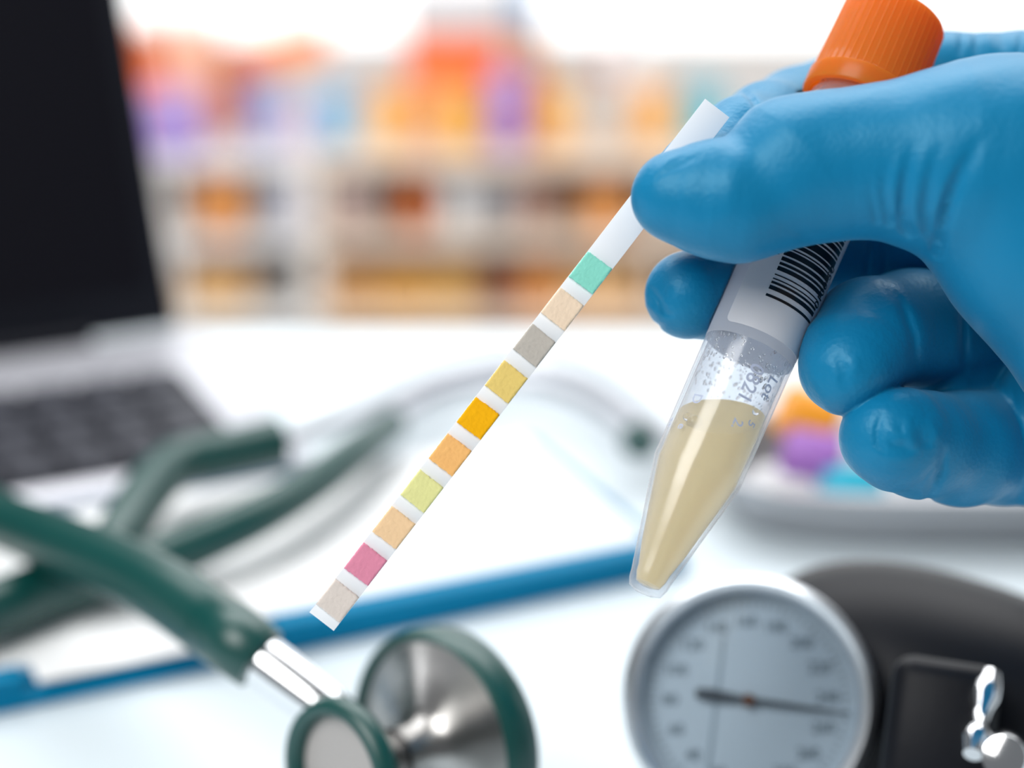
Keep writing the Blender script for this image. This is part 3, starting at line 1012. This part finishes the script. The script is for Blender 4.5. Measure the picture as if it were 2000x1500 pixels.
bin1 = [H(755, 836, 0.0145), H(830, 782, 0.012), H(930, 750, 0.011), H(1030, 745, 0.011), H(1120, 770, 0.011), H(1200, 815, 0.012), H(1240, 852, 0.0140)]
st_part(tube_obj('binaural', bin1, 0.0032, M_dull, None, n=14))
bin2 = [H(535, 864, 0.0205), H(640, 832, 0.018), H(740, 790, 0.012), H(850, 740, 0.010), H(960, 712, 0.010), H(1080, 715, 0.010), H(1180, 755, 0.010), H(1280, 830, 0.012), H(1345, 885, 0.014)]
st_part(tube_obj('binaural', bin2, 0.0030, M_dull, None, n=14))
for q, pv in ((bin1[-1], bin1[-2]), (bin2[-1], bin2[-2])):
    dd = (q - pv).normalized()
    st_part(lathe_obj('ear_tip', [(0.0034, -0.002), (0.0052, 0.001), (0.0060, 0.005), (0.0046, 0.010), (0.002, 0.0125), (0, 0.0128)], M_green, None, n=28, matrix=frame_from(dd, q, Vector((0, 0, 1)))))

# ------------------------------------------------------------------ clipboard and paper
M_blue = mat('blue_board', rgb(0, 124, 168), 0.5, noise=0.03, spec=0.15)
M_paper = mat('paper', rgb(250, 251, 252), 0.8, noise=0.005, spec=0.1)
pA = H(0, 1398, 0.0); pB = H(1345, 1118, 0.0)
ex = (pB - pA).normalized()
ey = Vector((-ex.y, ex.x, 0))
BW, BD, BT = 0.300, 0.1045, 0.004
MBd = Matrix((ex, ey, Vector((0, 0, 1)))).transposed().to_4x4()
MBd.translation = pB                         # local x = 0 at the right corner, y away from the viewer
clip = thing('clipboard', 'bright blue clipboard lying flat under the white paper', 'clipboard', MBd)
box_obj('board', (BW, BD, BT), (-BW / 2, BD / 2, BT / 2), M_blue, clip, bevel=0.0012)
Linv = MBd.inverted()
xa = (Linv @ H(545, 1262, 0.004)).x; xb = (Linv @ H(65, 1385, 0.004)).x
for (x0, x1) in ((xa, -0.002), (-BW + 0.002, xb)):
    box_obj('edge_lip', (x1 - x0, 0.008, 0.0050), ((x0 + x1) / 2, 0.0045, BT + 0.0024), M_blue, clip, bevel=0.0010)
PW = BW - 0.012
paper = box_obj('paper_pad', (PW, BD - 0.016, 0.0022), MBd @ Vector((-BW / 2, BD / 2 + 0.005, BT + 0.0012)), M_paper, None, bevel=0.0003, rot=MBd.to_3x3().to_4x4())
tag(paper, 'blank white paper pad resting on the blue clipboard', 'paper')
# sheet reaching the board edge between the two lips
sh = box_obj('paper_sheet', (xa - xb - 0.006, 0.05, 0.0006), MBd @ Vector(((xa + xb) / 2, 0.026, BT + 0.0026)), M_paper, None, rot=MBd.to_3x3().to_4x4())
tag(sh, 'loose white sheet corner reaching the clipboard edge under the green tubing', 'paper')

# ------------------------------------------------------------------ laptop
M_alu = mat('laptop_silver', rgb(205, 206, 214), 0.35, metal=0.3, noise=0.01)
M_scr = mat('screen_black', rgb(14, 14, 22), 0.55, noise=0.03, spec=0.12)
M_frame = mat('lid_frame', rgb(22, 24, 32), 0.5, noise=0.02, spec=0.2)
M_key = mat('key_black', rgb(52, 54, 64), 0.5, noise=0.05)
hR = H(345, 702, 0.0)
lx = ex.copy(); ly = ey.copy()
ML = Matrix((lx, ly, Vector((0, 0, 1)))).transposed().to_4x4()
ML.translation = Vector((hR.x, hR.y, TABLE))
laptop = thing('laptop', 'open silver laptop with black screen and dark keys at the left', 'laptop', ML)
LW, LD, LT = 0.30, 0.142, 0.009
box_obj('deck', (LW, LD, LT), (-LW / 2 + 0.01, -LD / 2 + 0.008, LT / 2), M_alu, laptop, bevel=0.003)
box_obj('key_well', (LW - 0.03, 0.083, 0.001), (-LW / 2 + 0.006, -0.042 - 0.04, LT + 0.0002), M_frame, laptop)
kb = bmesh.new(); add_box(kb, (0.0155, 0.0140, 0.0022), (0, 0, 0), None, 0.0007, 2)
bmesh.ops.recalc_face_normals(kb, faces=kb.faces)
kme = bpy.data.meshes.new('key'); kb.to_mesh(kme); kb.free(); kme.materials.append(M_key)
kx0 = -0.009 - 0.010
for r in range(5):
    for c in range(14):
        link('key', kme, None, laptop, False, Matrix.Translation((kx0 - 0.0185 * c - 0.003 * (r % 2), -0.0475 - 0.0165 * r - 0.001, LT + 0.0018)))
TILT = math.radians(24)
ml = Matrix.Translation((0, 0.010, LT + 0.001)) @ Matrix.Rotation(-TILT, 4, 'X')
lid = box_obj('lid', (LW, 0.007, 0.215), ml @ Vector((-LW / 2 + 0.004, 0.0035, 0.1075)), M_frame, laptop, bevel=0.002, rot=Matrix.Rotation(-TILT, 4, 'X'))
box_obj('screen', (LW - 0.018, 0.0008, 0.19), ml @ Vector((-LW / 2 + 0.004, -0.0003, 0.111)), M_scr, laptop, rot=Matrix.Rotation(-TILT, 4, 'X'))
bm = bmesh.new()
add_lathe(bm, [(0, -LW * 0.4), (0.0045, -LW * 0.4), (0.0045, LW * 0.4), (0, LW * 0.4)], 20)
from_bm('hinge', bm, M_frame, laptop, True, Matrix.Translation((-LW / 2, 0.008, LT)) @ Matrix.Rotation(math.pi / 2, 4, 'Y'), 40)

# ------------------------------------------------------------------ tray with capped tubes behind the hand
M_tray = mat('tray_steel', (0.50, 0.50, 0.52, 1), 0.38, metal=0.9, noise=0.03)
tc0 = H(1845, 985, 0.0)
TRX, TRY = 0.070, 0.034
def tray_ring(bm, s, z):
    vs = []
    for k in range(64):
        a = 2 * math.pi * k / 64
        ca, sa = math.cos(a), math.sin(a)
        x = (TRX + s) * math.copysign(abs(ca) ** 0.6, ca); y = (TRY + s) * math.copysign(abs(sa) ** 0.6, sa)
        vs.append(bm.verts.new((x, y, z)))
    return vs
bm = bmesh.new()
rings = [tray_ring(bm, -0.006, 0.0), tray_ring(bm, -0.001, 0.004), tray_ring(bm, 0.002, 0.016), tray_ring(bm, 0.0045, 0.017), tray_ring(bm, 0.0045, 0.018), tray_ring(bm, 0.001, 0.018), tray_ring(bm, -0.003, 0.005), tray_ring(bm, -0.008, 0.002)]
for A, B in zip(rings[:-1], rings[1:]):
    for k in range(64):
        bm.faces.new((A[k], A[(k + 1) % 64], B[(k + 1) % 64], B[k]))
bm.faces.new(rings[0][::-1]); bm.faces.new(rings[-1])
tray = from_bm('instrument_tray', bm, M_tray, None, True, Matrix.Translation(tc0), 50)
tag(tray, 'shallow grey steel tray on the table behind the gloved fingers', 'tray')
M_vial = mat('vial_plastic', rgb(235, 238, 242), 0.25, noise=0.02)
def vial(loc, ang, color, label, L=0.05, tilt=0.0, r=0.0075):
    m = Matrix.Translation(loc) @ Matrix.Rotation(ang, 4, 'Z') @ Matrix.Rotation(math.pi / 2 - tilt, 4, 'Y')
    t = thing('capped_vial', label, 'vial', m, 'capped vials in the steel tray')
    cm = mat('vial_cap_' + label.split()[0], rgb(*color), 0.4, noise=0.03)
    lathe_obj('vial_body', [(0, -L), (r * 0.6, -L), (r * 0.85, -L + 0.002), (r * 0.85, 0), (0, 0)], M_vial, t, n=28)
    lathe_obj('vial_cap', [(r * 0.87, -0.004), (r, -0.003), (r, 0.011), (r * 0.85, 0.013), (0, 0.013)], cm, t, n=28)
    return t
def tray_at(px, py, h):
    return H(px, py, h)
vial(H(1575, 826, 0.028) + Vector((0.004, 0, 0)), math.pi * 0.98, (248, 160, 40), 'orange capped vial leaning highest over the tray edge', 0.06, math.radians(24), 0.0085)
vial(H(1612, 890, 0.020), math.pi * 0.97, (176, 120, 205), 'purple capped vial between the orange and turquoise ones in the tray', 0.06, math.radians(10), 0.0085)
vial(H(1688, 958, 0.0115), math.pi * 1.03, (20, 176, 205), 'turquoise capped vial lying lowest in the tray', 0.06, 0, 0.0085)

# ------------------------------------------------------------------ low shelf unit by the window with its contents
SY = 2.45
M_shelf = mat('shelf_white', rgb(236, 234, 232), 0.5, noise=0.015)
M_back = mat('shelf_back', rgb(222, 218, 216), 0.6, noise=0.02)
M_birch = mat('shelf_birch', rgb(232, 214, 196), 0.5, noise=0.03)
M_bback = mat('birch_back', rgb(226, 196, 160), 0.6, noise=0.03)
zt = 0.412; z2 = 0.300; z3 = 0.190
xm = V(600, 400, SY).x
def shelf(xl, xr, m, mb, label, divs):
    cx = (xl + xr) / 2; cy = SY + 0.13
    unit = thing('shelf_unit', label, 'shelf', Matrix.Translation((cx, cy, 0)))
    def up(name, size, c, m):
        return box_obj(name, size, (c[0] - cx, c[1] - cy, c[2]), m, unit, bevel=0.002)
    for z in (zt, z2, z3, 0.06):
        up('shelf_board', (xr - xl, 0.26, 0.014), (cx, cy, z - 0.007), m)
    for x in (xl + 0.007, xr - 0.007):
        up('side_panel', (0.014, 0.26, zt - 0.014), (x, cy, (zt - 0.014) / 2), m)
    up('back_panel', (xr - xl - 0.028, 0.008, zt - 0.02), (cx, SY + 0.252, (zt - 0.02) / 2 + 0.003), mb)
    for px in divs:
        x = V(px, 400, SY).x
        for (za, zb) in ((z2, zt - 0.014), (z3, z2 - 0.014), (0.06, z3 - 0.014)):
            up('divider', (0.012, 0.24, zb - za - 0.001), (x, cy - 0.006, (za + zb) / 2), m)
shelf(-0.66, xm + 0.006, M_shelf, M_back, 'low white pigeonhole shelf unit beside the laptop screen', (330,))
shelf(xm + 0.0075, 0.80, M_birch, M_bback, 'low pale birch shelf unit right of the white one', (1290,))

cmats = {}
def cm(c, rough=0.4):
    if c not in cmats:
        cmats[c] = mat('pack_colour_%d' % len(cmats), rgb(*c), rough, noise=0.04)
    return cmats[c]

def jar(px0, px1, py_top, zb, Y, body, lid, label, cat='jar', name='sample_jar', lidf=0.28):
    xa_ = V(px0, py_top, Y).x; xb_ = V(px1, py_top, Y).x
    r = (xb_ - xa_) / 2; x = (xa_ + xb_) / 2
    zb += 0.0008
    h = V((px0 + px1) / 2, py_top, Y).z - zb
    if zb < 0.4:
        h = min(h, 0.088)
    t = thing(name, label, cat, Matrix.Translation((x, Y, zb)), 'containers on the shelf unit')
    hl = h * (1 - lidf)
    lathe_obj('jar_body', [(0, 0.0), (r * 0.88, 0.0), (r * 0.93, 0.003), (r * 0.93, hl * 0.9), (r * 0.8, hl), (0, hl)], cm(body), t, n=32)
    lathe_obj('jar_lid', [(r * 0.82, hl * 0.985), (r, hl * 0.99), (r, h * 0.97), (r * 0.93, h), (0, h)], cm(lid), t, n=32)
    lathe_obj('jar_label', [(r * 0.935, hl * 0.2), (r * 0.945, hl * 0.22), (r * 0.945, hl * 0.7), (r * 0.935, hl * 0.72)], cm(tuple(int(v + (255 - v) * 0.25) for v in body)), t, n=32)
    return t

def bottle(px0, px1, py_top, zb, Y, body, capc, label):
    xa_ = V(px0, py_top, Y).x; xb_ = V(px1, py_top, Y).x
    r = (xb_ - xa_) / 2; x = (xa_ + xb_) / 2
    zb += 0.0008
    h = V((px0 + px1) / 2, py_top, Y).z - zb
    if zb < 0.4:
        h = min(h, 0.088)
    t = thing('reagent_bottle', label, 'bottle', Matrix.Translation((x, Y, zb)), 'containers on the shelf unit')
    lathe_obj('bottle_body', [(0, 0.0), (r * 0.95, 0.0), (r, 0.004), (r, h * 0.58), (r * 0.85, h * 0.68), (r * 0.42, h * 0.78), (r * 0.42, h * 0.86), (0, h * 0.86)], cm(body), t, n=32)
    lathe_obj('bottle_cap', [(r * 0.45, h * 0.83), (r * 0.55, h * 0.83), (r * 0.55, h * 0.99), (r * 0.48, h), (0, h)], cm(capc), t, n=24)
    return t

def carton(px0, px1, py_top, zb, Y, body, lidc, label, depth=0.07, lidf=0.25, rot=0.0, band=None):
    xa_ = V(px0, py_top, Y).x; xb_ = V(px1, py_top, Y).x
    w = xb_ - xa_; x = (xa_ + xb_) / 2
    zb += 0.0008
    h = V((px0 + px1) / 2, py_top, Y).z - zb
    if zb < 0.4:
        h = min(h, 0.088)
    t = thing('supply_carton', label, 'box', Matrix.Translation((x, Y, zb)) @ Matrix.Rotation(rot, 4, 'Z'), 'containers on the shelf unit')
    hl = h * (1 - lidf)
    box_obj('carton_body', (w * 0.97, depth * 0.97, hl), (0, 0, hl / 2), cm(body), t, bevel=0.0015)
    box_obj('carton_lid', (w, depth, h - hl), (0, 0, (h + hl) / 2), cm(lidc), t, bevel=0.002)
    if band:
        box_obj('carton_band', (w * 0.98, depth * 0.98, h * 0.28), (0, 0, h * 0.54), cm(band), t)
    return t

OR, DOR, PE, PU, LB, YE, TAN, BR, GR = (255, 110, 35), (205, 95, 40), (255, 190, 150), (150, 120, 205), (120, 185, 225), (250, 170, 50), (214, 172, 120), (150, 85, 60), (150, 150, 152)
T1, T2 = SY + 0.10, SY + 0.19
# on top
carton(258, 425, 45, zt, T2, PE, (255, 205, 180), 'pale orange carton on the shelf top beside the laptop lid', 0.08, 0.3)
carton(250, 302, 60, zt, T2 - 0.07, OR, DOR, 'narrow deep orange carton standing in front of the pale one', 0.03, 0.3)
jar(268, 400, 178, zt, T1 - 0.03, PU, (196, 170, 225), 'purple jar nearest the laptop on the shelf top')
jar(428, 480, 90, zt, T2, DOR, (190, 100, 60), 'tall brown orange jar right of the pale orange carton')
jar(470, 545, 150, zt, T1, (140, 150, 205), (150, 165, 215), 'lilac blue jar under the tilted orange box')
jar(612, 690, 178, zt, T1, (110, 185, 230), LB, 'light blue jar on the shelf top')
jar(560, 604, 196, zt, T1, (225, 190, 215), (230, 200, 220), 'small pink jar between the two blue jars')
# tilted orange box resting on the jars
q = V(560, 100, T1 + 0.01)
tb_ = thing('supply_carton', 'orange flat box lying tilted on top of the blue jars', 'box', Matrix.Translation(q) @ Matrix.Rotation(math.radians(-14), 4, 'Y'), 'containers on the shelf unit')
box_obj('carton_body', (0.115, 0.06, 0.03), (0, 0, -0.005), cm((255, 160, 90)), tb_, bevel=0.002)
box_obj('carton_lid', (0.118, 0.063, 0.014), (0, 0, 0.015), cm(OR), tb_, bevel=0.002)
carton(795, 985, -25, zt, T2, (240, 180, 140), (214, 214, 218), 'tall peach carton with orange band and grey lid on the shelf top', 0.08, 0.3, band=(255, 112, 40))
jar(1000, 1060, -10, zt, T2 + 0.01, (214, 178, 140), (110, 175, 225), 'tall tan jar with sky blue lid behind the yellow one', lidf=0.2)
jar(722, 805, 172, zt, T1, (250, 190, 100), YE, 'amber jar left of the tall banded carton')
jar(852, 935, 182, zt, T1 - 0.02, (252, 190, 80), (250, 178, 60), 'golden jar in front of the tall banded carton')
jar(950, 1030, 142, zt, T1 - 0.02, (160, 125, 210), (190, 160, 220), 'violet jar with lilac lid in front of the tall tan jar')
jar(1020, 1068, 118, zt, T1 + 0.03, DOR, (200, 110, 60), 'rust coloured jar right behind the violet one')
jar(1052, 1122, 168, zt, T1 - 0.03, (245, 178, 80), (248, 190, 100), 'mustard jar right of the violet one')
bottle(1148, 1215, 120, zt, T1, (206, 200, 194), (190, 80, 40), 'grey white bottle with rust cap on the shelf top')
jar(1238, 1318, 172, zt, T1, (248, 176, 72), (250, 170, 60), 'yellow orange jar near the fingertips')
bottle(1205, 1275, 8, zt, T2 + 0.02, (246, 247, 250), (150, 170, 185), 'tall white bottle with grey blue cap')
jar(1335, 1420, 165, zt, T1, (60, 175, 195), (90, 185, 205), 'teal jar behind the upper end of the test strip')
T3 = SY + 0.052
# middle row
jar(378, 482, 338, z2, T3, (226, 136, 48), (222, 150, 90), 'orange jar in the middle compartment next to the laptop')
carton(496, 536, 336, z2, T3, GR, (140, 140, 145), 'narrow grey box in the middle compartment', 0.05)
carton(540, 590, 338, z2, T3, (190, 190, 205), (196, 196, 210), 'pale lilac box beside the narrow grey one', 0.05)
carton(650, 728, 338, z2, T3, (182, 160, 154), (170, 154, 152), 'mauve brown box in the middle row', 0.05)
bottle(778, 842, 336, z2, T3, (206, 110, 52), (190, 100, 60), 'brown orange bottle in the middle row')
carton(866, 918, 345, z2, T3, (225, 225, 225), (215, 215, 218), 'white box between brown bottle and dark box', 0.05)
carton(922, 1010, 335, z2, T3, (150, 148, 150), (135, 133, 137), 'dark grey box in the middle row', 0.06)
jar(1014, 1074, 350, z2, T3, (186, 142, 122), (170, 130, 120), 'mauve jar right of the dark grey box')
jar(1136, 1228, 360, z2, T3, (236, 150, 62), (214, 140, 80), 'orange jar in the middle row below the thumb')
# lower row
carton(368, 490, 516, z3, T3, (218, 176, 118), (200, 150, 105), 'tan box in the lower compartment next to the laptop', 0.06)
carton(650, 742, 522, z3, T3, (206, 160, 104), (196, 140, 90), 'brown box leftmost in the wide lower compartment', 0.06)
carton(748, 836, 524, z3, T3, (222, 170, 90), (210, 150, 84), 'amber box between two brown ones in the lower row', 0.06)
carton(842, 932, 522, z3, T3, (214, 170, 100), (206, 156, 92), 'honey coloured box left of the dark brown one', 0.06)
carton(938, 1004, 524, z3, T3, (120, 72, 66), (104, 62, 60), 'dark brown box in the lower row', 0.06)
carton(1010, 1096, 522, z3, T3, (220, 150, 84), (206, 130, 66), 'orange brown box behind the green strip pad', 0.06)
carton(1104, 1250, 524, z3, T3, (222, 180, 130), (216, 172, 120), 'wide sandy box below the fingertips', 0.06)

# ------------------------------------------------------------------ pieces that belong to a part go one level deeper
def nest(child, part):
    m = part.matrix_basis.inverted() @ child.matrix_basis
    child.parent = part
    child.matrix_basis = m

NEST = {'barcode': 'label', 'label_digits': 'label', 'lot_print': 'tube_wall', 'scale_print': 'tube_wall', 'condensation': 'tube_wall', 'bubble': 'liquid',
        'dial_numerals': 'dial', 'dial_reflection': 'dial', 'hub': 'needle', 'bell_ring': 'bell', 'bell_membrane': 'bell',
        'diaphragm_rim': 'diaphragm_body', 'jar_label': 'jar_body', 'screen': 'lid', 'release_lever': 'valve_block', 'valve_screw': 'valve_block'}
for root in [o for o in scene.objects if o.parent is None]:
    kids = list(root.children)
    byname = {}
    for k in kids:
        byname.setdefault(k.name.split('.')[0], k)
    for k in kids:
        t = NEST.get(k.name.split('.')[0])
        if t and t in byname:
            nest(k, byname[t])
